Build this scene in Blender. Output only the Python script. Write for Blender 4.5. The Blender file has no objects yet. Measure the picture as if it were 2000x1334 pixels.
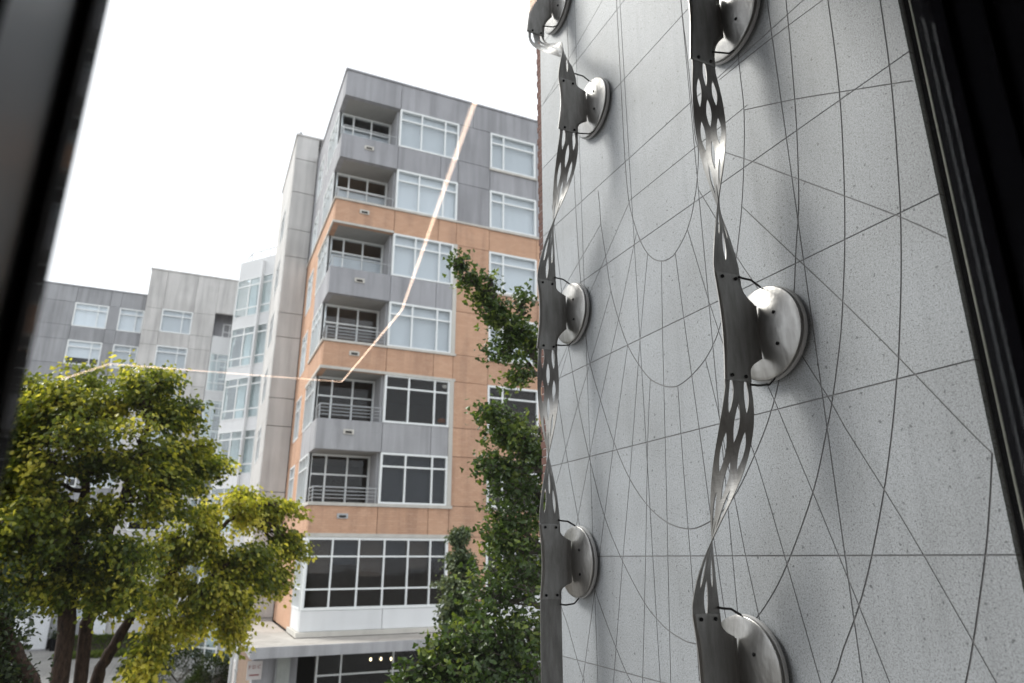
import bpy, math, random
import numpy as np
from mathutils import Vector, Matrix
from mathutils.geometry import delaunay_2d_cdt
R_ = math.radians
random.seed(7)
rng = np.random.default_rng(7)
scene = bpy.context.scene
COL = scene.collection

# ------------------------------------------------------------------ camera
H = 6.8                                   # eye height above the plaza
YAW, PITCH, FPX = R_(24.25), math.atan((1089 - 667) / 1333.0), 1333.0
cam_d = bpy.data.cameras.new("camera")
cam = bpy.data.objects.new("camera", cam_d)
COL.objects.link(cam)
cam.location = (0, 0, H)
cam.rotation_euler = (math.pi / 2 + PITCH, 0, -YAW)
cam_d.sensor_width = 36.0
cam_d.lens = 24.0
cam_d.clip_start = 0.02
cam_d.clip_end = 3000
cam_d.dof.use_dof = True
cam_d.dof.focus_distance = 4.6
cam_d.dof.aperture_fstop = 1.6
scene.camera = cam

# ------------------------------------------------------------------ world, sun, exposure
SUN_EL, SUN_BEAR = R_(46), R_(-44)        # bearing from +Y, negative towards -X
world = bpy.data.worlds.new("World")
scene.world = world
world.use_nodes = True
wn, wl = world.node_tree.nodes, world.node_tree.links
wn.clear()
wo = wn.new("ShaderNodeOutputWorld")
bg = wn.new("ShaderNodeBackground")
sky = wn.new("ShaderNodeTexSky")
sky.sky_type = 'NISHITA'
sky.sun_disc = False
sky.sun_elevation = SUN_EL
sky.sun_rotation = SUN_BEAR
sky.dust_density = 4.0
sky.air_density = 1.0
mix = wn.new("ShaderNodeMix"); mix.data_type = 'RGBA'
mix.inputs[0].default_value = 0.88        # a closed white cloud layer
mix.inputs[7].default_value = (9.3, 9.5, 9.9, 1)
wl.new(sky.outputs[0], mix.inputs[6])
wl.new(mix.outputs[2], bg.inputs[0])
bg.inputs[1].default_value = 0.15
wl.new(bg.outputs[0], wo.inputs[0])
sun_d = bpy.data.lights.new("sun", 'SUN')
sun_d.energy = 3.2
sun_d.angle = R_(20)
sun_d.color = (1.0, 0.965, 0.91)
sun = bpy.data.objects.new("sun", sun_d)
COL.objects.link(sun)
to_sun = Vector((math.sin(SUN_BEAR) * math.cos(SUN_EL), math.cos(SUN_BEAR) * math.cos(SUN_EL), math.sin(SUN_EL)))
sun.rotation_euler = to_sun.to_track_quat('Z', 'Y').to_euler()
sun.location = to_sun * 60
scene.view_settings.view_transform = 'Standard'
scene.view_settings.look = 'None'
scene.view_settings.exposure = 0.35
scene.view_settings.gamma = 1.0
scene.render.engine = 'CYCLES'
scene.cycles.transparent_max_bounces = 24
scene.cycles.max_bounces = 10

# ------------------------------------------------------------------ pixel -> place
_f = Vector((math.sin(YAW) * math.cos(PITCH), math.cos(YAW) * math.cos(PITCH), math.sin(PITCH)))
_r = Vector((math.cos(YAW), -math.sin(YAW), 0))
_u = _r.cross(_f)
def ray(u, v): return _r * ((u - 1000) / FPX) + _u * ((667 - v) / FPX) + _f
def onX(u, v, X): d = ray(u, v); p = d * (X / d.x); return Vector((p.x, p.y, p.z + H))
def onY(u, v, Y): d = ray(u, v); p = d * (Y / d.y); return Vector((p.x, p.y, p.z + H))
def onZ(u, v, Z): d = ray(u, v); p = d * ((Z - H) / d.z); return Vector((p.x, p.y, p.z + H))

# ------------------------------------------------------------------ object helpers
def tag(o, label=None, cat=None, group=None, kind=None):
    if label: o["label"] = label
    if cat: o["category"] = cat
    if group: o["group"] = group
    if kind: o["kind"] = kind
    return o

def empty(name, loc, label=None, cat=None, group=None):
    o = bpy.data.objects.new(name, None)
    COL.objects.link(o)
    o.location = loc
    o.empty_display_size = 0.2
    return tag(o, label, cat, group)

def wloc(o):
    v = Vector((0, 0, 0))
    while o is not None:
        v += o.location
        o = o.parent
    return v

def link(name, mesh, mats, parent=None, origin=None):
    """mesh holds WORLD coordinates (no object is ever rotated unless said)"""
    if not isinstance(mats, (list, tuple)): mats = [mats]
    o = bpy.data.objects.new(name, mesh)
    COL.objects.link(o)
    for m in mats: mesh.materials.append(m)
    if parent is not None:
        o.parent = parent
        o.location = -wloc(parent)
    return o

class MB:
    def __init__(self): self.v, self.f, self.m = [], [], []
    def poly(self, pts, faces, mi=0):
        b = len(self.v)
        self.v += [tuple(p) for p in pts]
        for fc in faces:
            self.f.append(tuple(b + i for i in fc)); self.m.append(mi)
    def box(self, x0, x1, y0, y1, z0, z1, mi=0):
        x0, x1 = min(x0, x1), max(x0, x1); y0, y1 = min(y0, y1), max(y0, y1); z0, z1 = min(z0, z1), max(z0, z1)
        p = [(x0,y0,z0),(x1,y0,z0),(x1,y1,z0),(x0,y1,z0),(x0,y0,z1),(x1,y0,z1),(x1,y1,z1),(x0,y1,z1)]
        self.poly(p, [(0,3,2,1),(4,5,6,7),(0,1,5,4),(1,2,6,5),(2,3,7,6),(3,0,4,7)], mi)
    def lbox(self, fr, a0, a1, z0, z1, d0, d1, mi=0):
        """box in a facade frame: fr=(origin, along, outward); a along, d outward"""
        O, A, N = fr
        p = []
        for z in (z0, z1):
            for a, d in ((a0, d0), (a1, d0), (a1, d1), (a0, d1)):
                q = O + A * a + N * d
                p.append((q.x, q.y, z))
        fl = (A.cross(N)).z * (a1 - a0) * (d1 - d0) > 0
        fs = [(0,3,2,1),(4,5,6,7),(0,1,5,4),(1,2,6,5),(2,3,7,6),(3,0,4,7)]
        if not fl: fs = [tuple(reversed(q)) for q in fs]
        self.poly(p, fs, mi)
    def tube(self, pts, rad, n=8, cap=True, mi=0):
        pts = [Vector(p) for p in pts]
        if not isinstance(rad, (list, tuple)): rad = [rad] * len(pts)
        b = len(self.v)
        ref = None
        for i, p in enumerate(pts):
            t = (pts[min(i+1, len(pts)-1)] - pts[max(i-1, 0)]).normalized()
            if ref is None: ref = t.orthogonal().normalized()
            ref = (ref - t * ref.dot(t)).normalized()
            bi = t.cross(ref)
            for k in range(n):
                a = 2 * math.pi * k / n
                self.v.append(tuple(p + (ref * math.cos(a) + bi * math.sin(a)) * rad[i]))
        for i in range(len(pts) - 1):
            for k in range(n):
                a0 = b + i*n + k; a1 = b + i*n + (k+1) % n
                self.f.append((a0, a1, a1 + n, a0 + n)); self.m.append(mi)
        if cap:
            self.f.append(tuple(b + k for k in range(n-1, -1, -1))); self.m.append(mi)
            e = b + (len(pts)-1)*n
            self.f.append(tuple(e + k for k in range(n))); self.m.append(mi)
    def mesh(self, name, smooth=False):
        me = bpy.data.meshes.new(name)
        me.from_pydata(self.v, [], self.f)
        if any(self.m): me.polygons.foreach_set("material_index", self.m)
        if smooth: me.polygons.foreach_set("use_smooth", [True] * len(self.f))
        me.update()
        return me
    def build(self, name, mats, parent=None, smooth=False):
        return link(name, self.mesh(name, smooth), mats, parent)

def boxo(name, mat, parent, *a):
    m = MB(); m.box(*a); return m.build(name, mat, parent)

# ------------------------------------------------------------------ materials
def mat(name, col=(.5,.5,.5), rough=.7, metal=0.0, spec=.3):
    m = bpy.data.materials.new(name)
    m.use_nodes = True
    b = m.node_tree.nodes["Principled BSDF"]
    b.inputs["Base Color"].default_value = (*col, 1)
    b.inputs["Roughness"].default_value = rough
    b.inputs["Metallic"].default_value = metal
    b.inputs["Specular IOR Level"].default_value = spec
    return m
def N(m, t): return m.node_tree.nodes.new(t)
def L(m, a, b): m.node_tree.links.new(a, b)
def BS(m): return m.node_tree.nodes["Principled BSDF"]
def pos(m, scale=(1, 1, 1)):
    g = N(m, "ShaderNodeNewGeometry"); mp = N(m, "ShaderNodeMapping")
    mp.inputs["Scale"].default_value = scale
    L(m, g.outputs["Position"], mp.inputs["Vector"])
    return mp.outputs[0]
def noise(m, vec, scale, detail=3, rough=.55):
    n = N(m, "ShaderNodeTexNoise")
    n.inputs["Scale"].default_value = scale; n.inputs["Detail"].default_value = detail
    n.inputs["Roughness"].default_value = rough
    L(m, vec, n.inputs["Vector"])
    return n.outputs[0]
def ramp(m, fac, stops):
    r = N(m, "ShaderNodeValToRGB")
    e = r.color_ramp.elements
    while len(e) < len(stops): e.new(.5)
    for i, (p, c) in enumerate(stops):
        e[i].position = p
        e[i].color = (*c, 1) if len(c) == 3 else c
    L(m, fac, r.inputs[0])
    return r.outputs[0]
def mul(m, a, b, f=1.0, mode='MULTIPLY'):
    x = N(m, "ShaderNodeMix"); x.data_type = 'RGBA'; x.blend_type = mode
    x.inputs[0].default_value = f
    for s, i in ((a, 6), (b, 7)):
        if isinstance(s, tuple): x.inputs[i].default_value = (*s, 1)
        else: L(m, s, x.inputs[i])
    return x.outputs[2]
def bump(m, h, strength=.3, dist=.01):
    b = N(m, "ShaderNodeBump")
    b.inputs["Strength"].default_value = strength; b.inputs["Distance"].default_value = dist
    L(m, h, b.inputs["Height"])
    L(m, b.outputs[0], BS(m).inputs["Normal"])
def rnd(m, lo, hi):
    o = N(m, "ShaderNodeObjectInfo")
    g = lambda t: (t, t, t)
    return ramp(m, o.outputs["Random"], [(0, g(lo)), (1, g(hi))])

def facade(name, col, var=.14, streak=.26, rough=.85):
    """plaster / precast: mottled, with faint vertical weather streaks"""
    m = mat(name, col, rough, spec=.2)
    a = noise(m, pos(m, (.5, .5, .5)), 1.2, 5)
    s = noise(m, pos(m, (2.2, 2.2, .16)), 1.3, 4)
    c = mul(m, col, ramp(m, a, [(.25, (1-var,)*3), (.75, (1+var*.4,)*3)]))
    c = mul(m, c, ramp(m, s, [(.3, (1-streak,)*3), (.6, (1, 1, 1))]))
    c = mul(m, c, rnd(m, .95, 1.04))
    L(m, c, BS(m).inputs["Base Color"])
    bump(m, noise(m, pos(m), 60, 3), .15, .01)
    return m
def brickish(name, col):
    m = mat(name, col, .85, spec=.2)
    g = N(m, "ShaderNodeNewGeometry"); sp = N(m, "ShaderNodeSeparateXYZ"); cb = N(m, "ShaderNodeCombineXYZ")
    L(m, g.outputs["Position"], sp.inputs[0])
    ad = N(m, "ShaderNodeMath"); L(m, sp.outputs[0], ad.inputs[0]); L(m, sp.outputs[1], ad.inputs[1])
    L(m, ad.outputs[0], cb.inputs[0]); L(m, sp.outputs[2], cb.inputs[1])
    b = N(m, "ShaderNodeTexBrick")
    b.inputs["Scale"].default_value = 1.0
    b.inputs["Brick Width"].default_value = .3; b.inputs["Row Height"].default_value = .1
    b.inputs["Mortar Size"].default_value = .008
    b.inputs["Color1"].default_value = (*col, 1)
    b.inputs["Color2"].default_value = (col[0]*.9, col[1]*.86, col[2]*.84, 1)
    b.inputs["Mortar"].default_value = (col[0]*.72, col[1]*.72, col[2]*.74, 1)
    L(m, cb.outputs[0], b.inputs["Vector"])
    s = noise(m, pos(m, (1.8, 1.8, .25)), 1.2, 5)
    c = mul(m, b.outputs[0], ramp(m, s, [(.32, (.80, .80, .82)), (.52, (1, 1, 1))]))
    c = mul(m, c, rnd(m, .95, 1.04))
    L(m, c, BS(m).inputs["Base Color"])
    return m

M = {}
M['grey'] = facade('grey precast', (.375, .375, .395))
M['lgrey'] = facade('pale grey precast', (.42, .42, .435))
M['conc'] = facade('light concrete', (.62, .605, .59))
M['farg'] = facade('grey render', (.36, .365, .38))
M['white'] = facade('white panel', (.74, .75, .76), .05, .06, .6)
M['brick'] = brickish('orange brick', (.60, .38, .26))
M['trim'] = facade('cream stone trim', (.60, .575, .53), .1, .15)
M['frame'] = mat('white aluminium', (.80, .82, .82), .4, spec=.4)
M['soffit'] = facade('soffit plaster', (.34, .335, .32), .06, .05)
M['rail'] = mat('grey steel rail', (.42, .43, .44), .45, .3)
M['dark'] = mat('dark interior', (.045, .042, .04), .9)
M['room'] = facade('interior wall', (.26, .19, .145), .1, .1)
M['blind'] = facade('white roller blind', (.82, .84, .87), .03, .06, .9)
_c = BS(M['blind']).inputs['Base Color'].links[0].from_socket
L(M['blind'], mul(M['blind'], _c, rnd(M['blind'], .80, 1.05)), BS(M['blind']).inputs['Base Color'])
M['gblind'] = facade('charcoal roller blind', (.13, .13, .14), .05, .1, .9)
M['black'] = mat('black metal', (.008, .008, .009), .8, spec=.05)

def glass(name, tint=(.82, .88, .88), f0=.055, rough=.02, bumpy=0.0):
    m = bpy.data.materials.new(name); m.use_nodes = True
    nt = m.node_tree; nt.nodes.clear()
    out = nt.nodes.new("ShaderNodeOutputMaterial"); mx = nt.nodes.new("ShaderNodeMixShader")
    tr = nt.nodes.new("ShaderNodeBsdfTransparent"); gl = nt.nodes.new("ShaderNodeBsdfGlossy")
    tr.inputs[0].default_value = (*tint, 1); gl.inputs["Roughness"].default_value = rough
    lw = nt.nodes.new("ShaderNodeLayerWeight"); lw.inputs[0].default_value = .5
    pw = nt.nodes.new("ShaderNodeMath"); pw.operation = 'POWER'; pw.inputs[1].default_value = 5
    ma = nt.nodes.new("ShaderNodeMath"); ma.operation = 'MULTIPLY_ADD'
    ma.inputs[1].default_value = 1 - f0; ma.inputs[2].default_value = f0
    nt.links.new(lw.outputs["Facing"], pw.inputs[0]); nt.links.new(pw.outputs[0], ma.inputs[0])
    nt.links.new(ma.outputs[0], mx.inputs[0]); nt.links.new(tr.outputs[0], mx.inputs[1]); nt.links.new(gl.outputs[0], mx.inputs[2])
    nt.links.new(mx.outputs[0], out.inputs[0])
    if bumpy:
        bp = nt.nodes.new("ShaderNodeBump"); bp.inputs["Strength"].default_value = bumpy; bp.inputs["Distance"].default_value = .02
        no = nt.nodes.new("ShaderNodeTexNoise"); no.inputs["Scale"].default_value = .9
        g = nt.nodes.new("ShaderNodeNewGeometry")
        nt.links.new(g.outputs["Position"], no.inputs["Vector"]); nt.links.new(no.outputs[0], bp.inputs["Height"])
        nt.links.new(bp.outputs[0], gl.inputs["Normal"])
    return m
M['pane'] = glass('facade glazing', (.94, .96, .97), .035, .03, .25)
M['lowglass'] = glass('dark facade glazing', (.68, .70, .72), .026, .03, .2)
M['clear'] = glass('clear window glass', (.985, .99, .988), .035, .0)
_nt = M['clear'].node_tree                # slight translucent veil added to the pane to imitate lens glare
_o = [n for n in _nt.nodes if n.type == 'OUTPUT_MATERIAL'][0]; _m = _nt.nodes.new("ShaderNodeMixShader"); _t = _nt.nodes.new("ShaderNodeBsdfTranslucent")
_src = _o.inputs[0].links[0].from_socket
_m.inputs[0].default_value = .0012; _nt.links.new(_src, _m.inputs[1]); _nt.links.new(_t.outputs[0], _m.inputs[2]); _nt.links.new(_m.outputs[0], _o.inputs[0])
M['cwglass'] = glass('curtain wall glazing', (.90, .95, .955), .10, .03, .3)

# ------------------------------------------------------------------ facade building blocks
def frame_of(O, A, Nn): return (Vector(O), Vector(A), Vector(Nn))
def panel(parent, fr, a0, a1, z0, z1, m, gap=.012, d0=-.25, d1=0.0, name='wall_panel'):
    b = MB(); b.lbox(fr, a0 + gap, a1 - gap, z0 + gap, z1 - gap, d0, d1)
    return b.build(name, m, parent)
def window(parent, fr, a0, a1, z0, z1, cols, rows, fw=.07, depth=.09, rec=.08, blind=None, glassm=None, name='window', mull=None, proud=0.02):
    """window part (frame mesh) with pane and blind sub-parts. cols/rows: inner split positions 0..1"""
    mull = mull or fw * .8
    d1 = proud; d0 = -rec - depth
    b = MB()
    b.lbox(fr, a0, a0 + fw, z0, z1, d0, d1); b.lbox(fr, a1 - fw, a1, z0, z1, d0, d1)
    b.lbox(fr, a0 + fw, a1 - fw, z1 - fw, z1, d0, d1 - .003); b.lbox(fr, a0 + fw, a1 - fw, z0, z0 + fw, d0, d1 - .003)
    A = [a0 + fw] + [a0 + c * (a1 - a0) for c in cols] + [a1 - fw]
    Z = [z0 + fw] + [z0 + c * (z1 - z0) for c in rows] + [z1 - fw]
    for c in A[1:-1]: b.lbox(fr, c - mull/2, c + mull/2, z0 + fw, z1 - fw, -rec - .05, d1 - .012)
    for i in range(len(A) - 1):
        for c in Z[1:-1]:
            b.lbox(fr, A[i] + (mull/2 if i else 0), A[i+1] - (mull/2 if i < len(A)-2 else 0), c - mull/2, c + mull/2, -rec - .047, d1 - .016)
    w = b.build(name, M['frame'], parent)
    for i in range(len(A) - 1):
        for j in range(len(Z) - 1):
            p = MB()
            p.lbox(fr, A[i] + (mull/2 if i else 0), A[i+1] - (mull/2 if i < len(A)-2 else 0),
                   Z[j] + (mull/2 if j else 0), Z[j+1] - (mull/2 if j < len(Z)-2 else 0), -rec - .02, -rec - .008)
            p.build('pane', glassm or M['pane'], w)
    if blind:
        bm_, lo = blind[:2]; hi_ = blind[2] if len(blind) > 2 else 1.0
        q = MB(); q.lbox(fr, a0 + fw*.5, a1 - fw*.5, z0 + lo * (z1 - z0) + .02, z0 + hi_ * (z1 - z0) - .02, -rec - depth - .06, -rec - depth - .05)
        q.build('blind', bm_, w)
    return w

SOUTH = lambda Y: frame_of((0, Y, 0), (1, 0, 0), (0, -1, 0))       # a = X, faces the camera side
WEST = lambda X: frame_of((X, 0, 0), (0, 1, 0), (-1, 0, 0))        # a = Y, faces left

# ------------------------------------------------------------------ ground
def plaza_mat():
    m = mat('plaza concrete', (.30, .29, .275), .85)
    a = noise(m, pos(m), .35, 6)
    b = N(m, "ShaderNodeTexBrick"); b.inputs["Scale"].default_value = 1
    b.inputs["Brick Width"].default_value = 1.2; b.inputs["Row Height"].default_value = 1.2; b.offset = 0
    b.inputs["Mortar Size"].default_value = .012
    b.inputs["Color1"].default_value = (.31, .30, .285, 1); b.inputs["Color2"].default_value = (.28, .27, .255, 1)
    b.inputs["Mortar"].default_value = (.12, .115, .11, 1)
    L(m, pos(m), b.inputs["Vector"])
    L(m, mul(m, b.outputs[0], ramp(m, a, [(.3, (.75,)*3), (.7, (1.05,)*3)])), BS(m).inputs["Base Color"])
    return m
g = MB(); g.poly([(-600, -300, 0), (600, -300, 0), (600, 900, 0), (-600, 900, 0)], [(0, 1, 2, 3)])
tag(g.build('plaza', plaza_mat()), kind='structure')
mred = brickish('red paver', (.26, .13, .10))
g = MB()
g.poly([(-16, 35, .004), (3.0, 35, .004), (3.0, 46, .004), (-16, 46, .004)], [(0, 1, 2, 3)])
tag(g.build('brick_path', mred), kind='structure')

# ------------------------------------------------------------------ main apartment block
X0, Y0, ROOF, ST, HEAD = 4.1, 28.8, 29.66, 3.43, 28.22
XA0, XA1, XB0, XB1, XE = 6.87, 9.98, 11.73, 14.36, 19.5
YB = 37.5
S, W = SOUTH(Y0), WEST(X0)
apt = empty('apartment_building', (X0, Y0, 0), 'tall grey and orange brick apartment block with stacked corner balconies', 'building')
head = [HEAD - ST * k for k in range(7)]
sill = [h - 2.14 for h in head]
zone = ['grey', 'brick', 'grey', 'brick', 'lgrey', 'brick']
# roof band
for a0, a1 in ((X0, XA0), (XA0, 10.75), (10.75, XB1 + .5), (XB1 + .5, XE)):
    panel(apt, S, a0, a1, head[0], ROOF, M['grey'])
for a0, a1 in ((Y0 + .25, 33.0), (33.0, YB)):
    panel(apt, W, a0, a1, head[0], ROOF, M['grey'])
boxo('roof', M['farg'], apt, X0 + .02, XE, Y0 + .02, 50, ROOF - .3, ROOF - .05)
boxo('roof_coping', M['grey'], apt, X0 - .05, XE, Y0 - .05, Y0 + .3, ROOF, ROOF + .09)
boxo('roof_coping', M['grey'], apt, X0 - .05, X0 + .3, Y0 + .305, YB, ROOF, ROOF + .088)
for k in range(6):
    zt, zb = sill[k], head[k + 1]
    mz = M[zone[k]]
    # balcony parapet, front and side, and the spandrels
    panel(apt, S, X0, XA0, zb, zt, mz, name='balcony_parapet')
    panel(apt, W, Y0 + .25, 33.0, zb, zt, mz, name='balcony_parapet')
    panel(apt, S, XA0, 9.05, zb, zt, mz); panel(apt, S, 9.05, XA1, zb, zt, mz)
    mb = M['grey'] if k == 0 else M['brick']
    panel(apt, S, XB0, XB1, zb, zt, mb)
    mp = M['grey'] if k < 2 else M['brick']
    panel(apt, S, XA1, XB0, zt, head[k], mp); panel(apt, S, XA1, XB0, zb, zt, mb)
    panel(apt, S, XB1, XE, zt, head[k], mp); panel(apt, S, XB1, XE, zb, zt, mb)
    # side wall behind the balcony, with one narrow window in it
    panel(apt, W, 33.0, 34.5, zt, head[k], mp); panel(apt, W, 36.3, YB, zt, head[k], mp)
    panel(apt, W, 33.0, YB, zb, zt, mb)
    upper = k < 4
    bl = (M['blind'], 0.0) if upper else ((M['gblind'], .0) if k == 5 else None)
    gm = M['pane'] if upper else M['lowglass']
    window(apt, S, XA0, XA1 - (0 if k < 2 else .12), sill[k], head[k], (.365, .765), (.73,), blind=bl, glassm=gm, fw=.085)
    window(apt, S, XB0, XB1, sill[k], head[k], (.29,), (.73,), blind=(M['blind'], 0.0) if upper else None, glassm=gm, fw=.09)
    window(apt, W, 34.5, 36.3, sill[k], head[k], (.4,), (.73,), blind=(M['blind'], .2), glassm=gm)
    window(apt, W, 30.3, 33.0, sill[k], head[k], (.33, .66), (.73,), blind=(M['blind'], .5) if upper else None, glassm=gm)
    # balcony: slab over the opening, floor, inner glazing
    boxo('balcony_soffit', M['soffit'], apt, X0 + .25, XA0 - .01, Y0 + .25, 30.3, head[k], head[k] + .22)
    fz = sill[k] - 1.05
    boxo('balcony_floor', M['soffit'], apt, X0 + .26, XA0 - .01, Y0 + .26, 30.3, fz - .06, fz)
    inn = SOUTH(30.3)
    window(apt, inn, X0 + .06, XA0 - .1, fz, head[k], (.27, .62), (.33, .76) if k < 3 else (.73,), blind=(M['blind'], .0, .76) if k in (0, 1, 2) else ((M['blind'], .0, .4) if k == 3 else None), glassm=M['pane'] if k < 4 else M['lowglass'], name='balcony_window', fw=.08, proud=0.0)
    boxo('balcony_wall', M['lgrey'], apt, XA0 - .1, XA0 + .12, Y0 + .26, 30.3, fz, head[k] - .002)
    # railing
    r = MB()
    nb = 1 if k < 3 else 4
    top = sill[k] + (.52 if k < 3 else .62)
    for i in range(nb):
        z = top - i * .145
        r.tube([(XA0 - .03, Y0 + .12, z), (X0 + .1, Y0 + .12, z), (X0 + .1, 30.2, z)], .028 if i == 0 else .016, 6)
    for px in (X0 + .1, 5.5, XA0 - .1):
        r.box(px - .018, px + .018, Y0 + .10, Y0 + .136, sill[k] - .02, top - .02)
    r.build('railing', M['rail'], apt)
    # through-wall vent on the parapet
    v = MB(); v.box(5.22, 5.66, Y0 - .05, Y0 - .002, zt - .62, zt - .42)
    vt = v.build('vent', M['trim'] if k != 5 else M['rail'], apt)
    boxo('vent_slot', M['dark'], vt, 5.30, 5.58, Y0 - .054, Y0 - .0505, zt - .59, zt - .49)
# stone bands and white surrounds
def band(z0, z1, x0=X0, x1=XE, side=True, yside=33.0, out=.07):
    b = MB(); b.box(x0 - (out if side else 0), x1, Y0 - out, Y0 - .003, z0, z1)
    if side: b.box(X0 - out, X0 - .003, Y0 - .0025, yside, z0, z1 - .002)
    b.build('stone_band', M['trim'], apt)
band(sill[1] - .10, sill[1] + .0, yside=YB)
band(head[2] - .02, head[2] + .08, x1=XA0)
band(head[4] - .02, head[4] + .1, x1=XA1 + .12)
band(sill[3] - .09, sill[3] + .01, x1=XA1 + .12)
band(sill[5] - .12, sill[5] + .01, x1=XA1 + .12)
for ka, kb in ((2, 3), (4, 5)):
    boxo('window_surround', M['trim'], apt, XA1 - .12, XA1 + .06, Y0 - .065, Y0 - .003, sill[kb] + .012, head[ka] - .022 if ka == 4 else head[ka])
for k in range(6):
    boxo('window_sill', M['trim'], apt, XB0 - .06, XB1 + .06, Y0 - .09, Y0 - .021, sill[k] - .13, sill[k] - .02 if k != 1 else sill[k] - .101)
# first-floor glazed bay and its base
window(apt, S, X0 + .02, XA1, 4.86, 7.58, (.175, .355, .533, .704, .868), (.28, .73), glassm=M['lowglass'], fw=.1, mull=.06)
window(apt, W, Y0 + .26, 31.3, 4.86, 7.56, (.2, .4, .6, .8), (.28, .73), glassm=M['lowglass'], fw=.08, mull=.05)
for i, lo in enumerate((.5, .62, .45, .70, .56, .66)):
    c0, c1 = (0, .175, .355, .533, .704, .868, 1)[i:i+2]
    boxo('roller_shade', M['gblind'] if i % 2 else M['room'], apt, X0 + .06 + c0 * 5.8, X0 + .02 + c1 * 5.8, Y0 + .32 + .01*i, Y0 + .325 + .01*i, 4.86 + lo * 2.7, 7.5)
panel(apt, S, X0, 7.3, 4.1, 4.86, M['white']); panel(apt, S, 7.3, XA1, 4.1, 4.86, M['white'])
panel(apt, W, Y0 + .25, 31.3, 4.1, 4.86, M['white'])
boxo('bay_kerb', M['trim'], apt, X0 - .12, XA1 + .1, Y0 - .16, Y0 + .1, 3.92, 4.10)
boxo('bay_kerb', M['trim'], apt, X0 - .118, X0 + .1, Y0 + .105, 31.4, 3.92, 4.098)
boxo('bay_lintel', M['trim'], apt, X0 - .05, XA1 + .08, Y0 - .05, Y0 - .003, 7.585, head[6] + .09)
panel(apt, W, 31.3, YB, 3.9, head[6], M['brick'])
panel(apt, S, XA1, XB0, 3.9, head[6], M['brick'])
panel(apt, S, XB1, XE, 3.9, head[6], M['brick'])
panel(apt, S, XB0, XB1, 3.9, 5.2, M['white'])
window(apt, S, XB0, XB1, 5.2, head[6], (.29,), (.3, .73), glassm=M['lowglass'], fw=.09)
# dark rooms behind the glass: floors and a back wall
for k in range(7):
    z = sill[k] - 1.05
    boxo('floor_slab', M['room'], apt, X0 + .3, XE, 30.42, 34.4, z - .24, z - .02)
    boxo('floor_slab', M['room'], apt, XA0 + .14, XE, Y0 + .3, 30.40, z - .24, z - .02)
    boxo('ceiling_slab', M['room'], apt, XA0 + .14, XE, Y0 + .3, 34.4, head[k] + .25, head[k] + .4)
    boxo('room_wall', M['room'], apt, XA1 + .9, XA1 + 1.0, Y0 + .3, 34.3, z, head[k] + .24)
boxo('back_wall', M['room'], apt, X0 + .3, XE, 34.5, 34.7, 0, ROOF - .4)
# podium roof (canopy) round the corner and shop front below
pod = MB()
pod.box(2.32, XE, 26.2, Y0 - .17, 3.82, 3.9); pod.box(2.32, X0 - .13, Y0 - .168, YB, 3.82, 3.898)
pd = pod.build('canopy', facade('canopy membrane', (.46, .43, .395), .3, .2), apt)
boxo('fascia', M['lgrey'], pd, 2.26, XE, 26.12, 26.2, 3.58, 3.93)
boxo('fascia', M['lgrey'], pd, 2.24, 2.318, 26.205, YB, 3.58, 3.928)
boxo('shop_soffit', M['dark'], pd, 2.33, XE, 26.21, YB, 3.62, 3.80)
boxo('shop_pier', M['grey'], apt, 2.5, 4.0, 27.6, 28.4, 0, 3.6)
boxo('shop_wall', M['room'], apt, 2.6, 4.0, 28.45, YB, 0, 3.6)
SF = SOUTH(28.2)
window(apt, SF, 4.75, 14.5, .3, 3.55, (.095, .3, .5, .7, .9), (.72,), glassm=M['lowglass'], fw=.07, name='shop_window')
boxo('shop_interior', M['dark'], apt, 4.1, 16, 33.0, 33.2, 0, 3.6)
# ceiling lamp, pumpkins, chair inside the windows
M['bulb'] = mat('warm bulb', (.9, .8, .6)); BS(M['bulb']).inputs["Emission Color"].default_value = (1, .78, .45, 1); BS(M['bulb']).inputs["Emission Strength"].default_value = 9
def lathe(prof, c, n=20, axis='Z'):
    """prof: list of (r, h) -> MB revolved about axis through c"""
    b = MB(); 
    for r, h in prof:
        for k in range(n):
            a = 2 * math.pi * k / n
            if axis == 'Z': b.v.append((c[0] + r*math.cos(a), c[1] + r*math.sin(a), c[2] + h))
            else: b.v.append((c[0] + h, c[1] + r*math.cos(a), c[2] + r*math.sin(a)))
    for i in range(len(prof) - 1):
        for k in range(n):
            q = (i*n + k, i*n + (k+1) % n, (i+1)*n + (k+1) % n, (i+1)*n + k)
            b.f.append(q); b.m.append(0)
    return b
for i, (px, py) in enumerate(((764, 1287), (744, 1287), (724, 1288))):
    p = onY(px, py, 29.6)
    root = empty('pendant_lamp', (p.x, p.y, p.z), 'small lit pendant bulb hanging inside the dark shop window', 'lamp', 'pendant bulbs in the shop')
    lathe([(.004, .07), (.03, .06), (.045, .0), (.03, -.045), (.004, -.06)], p, 10).build('bulb', M['bulb'], root, True)
    c = MB(); c.tube([(p.x, p.y, p.z + .06), (p.x, p.y, 3.6)], .006, 5); c.build('cable', M['black'], root)
p = onY(869, 754, Y0 + .9)
gl_ = empty('globe_lamp', (p.x, p.y, p.z), 'white globe lamp hanging inside the upper pane above the pumpkin', 'lamp')
M['globe'] = mat('white globe', (.85, .83, .78), .4); BS(M['globe']).inputs["Emission Color"].default_value = (1, .92, .8, 1); BS(M['globe']).inputs["Emission Strength"].default_value = .35
lathe([(.12*math.sin(math.pi*i/10) + .001, .12*math.cos(math.pi*i/10)) for i in range(11)], p, 16).build('globe', M['globe'], gl_, True)
c = MB(); c.tube([(p.x, p.y, p.z + .11), (p.x, p.y, head[4] + .24)], .008, 5); c.build('cord', M['black'], gl_)
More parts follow.
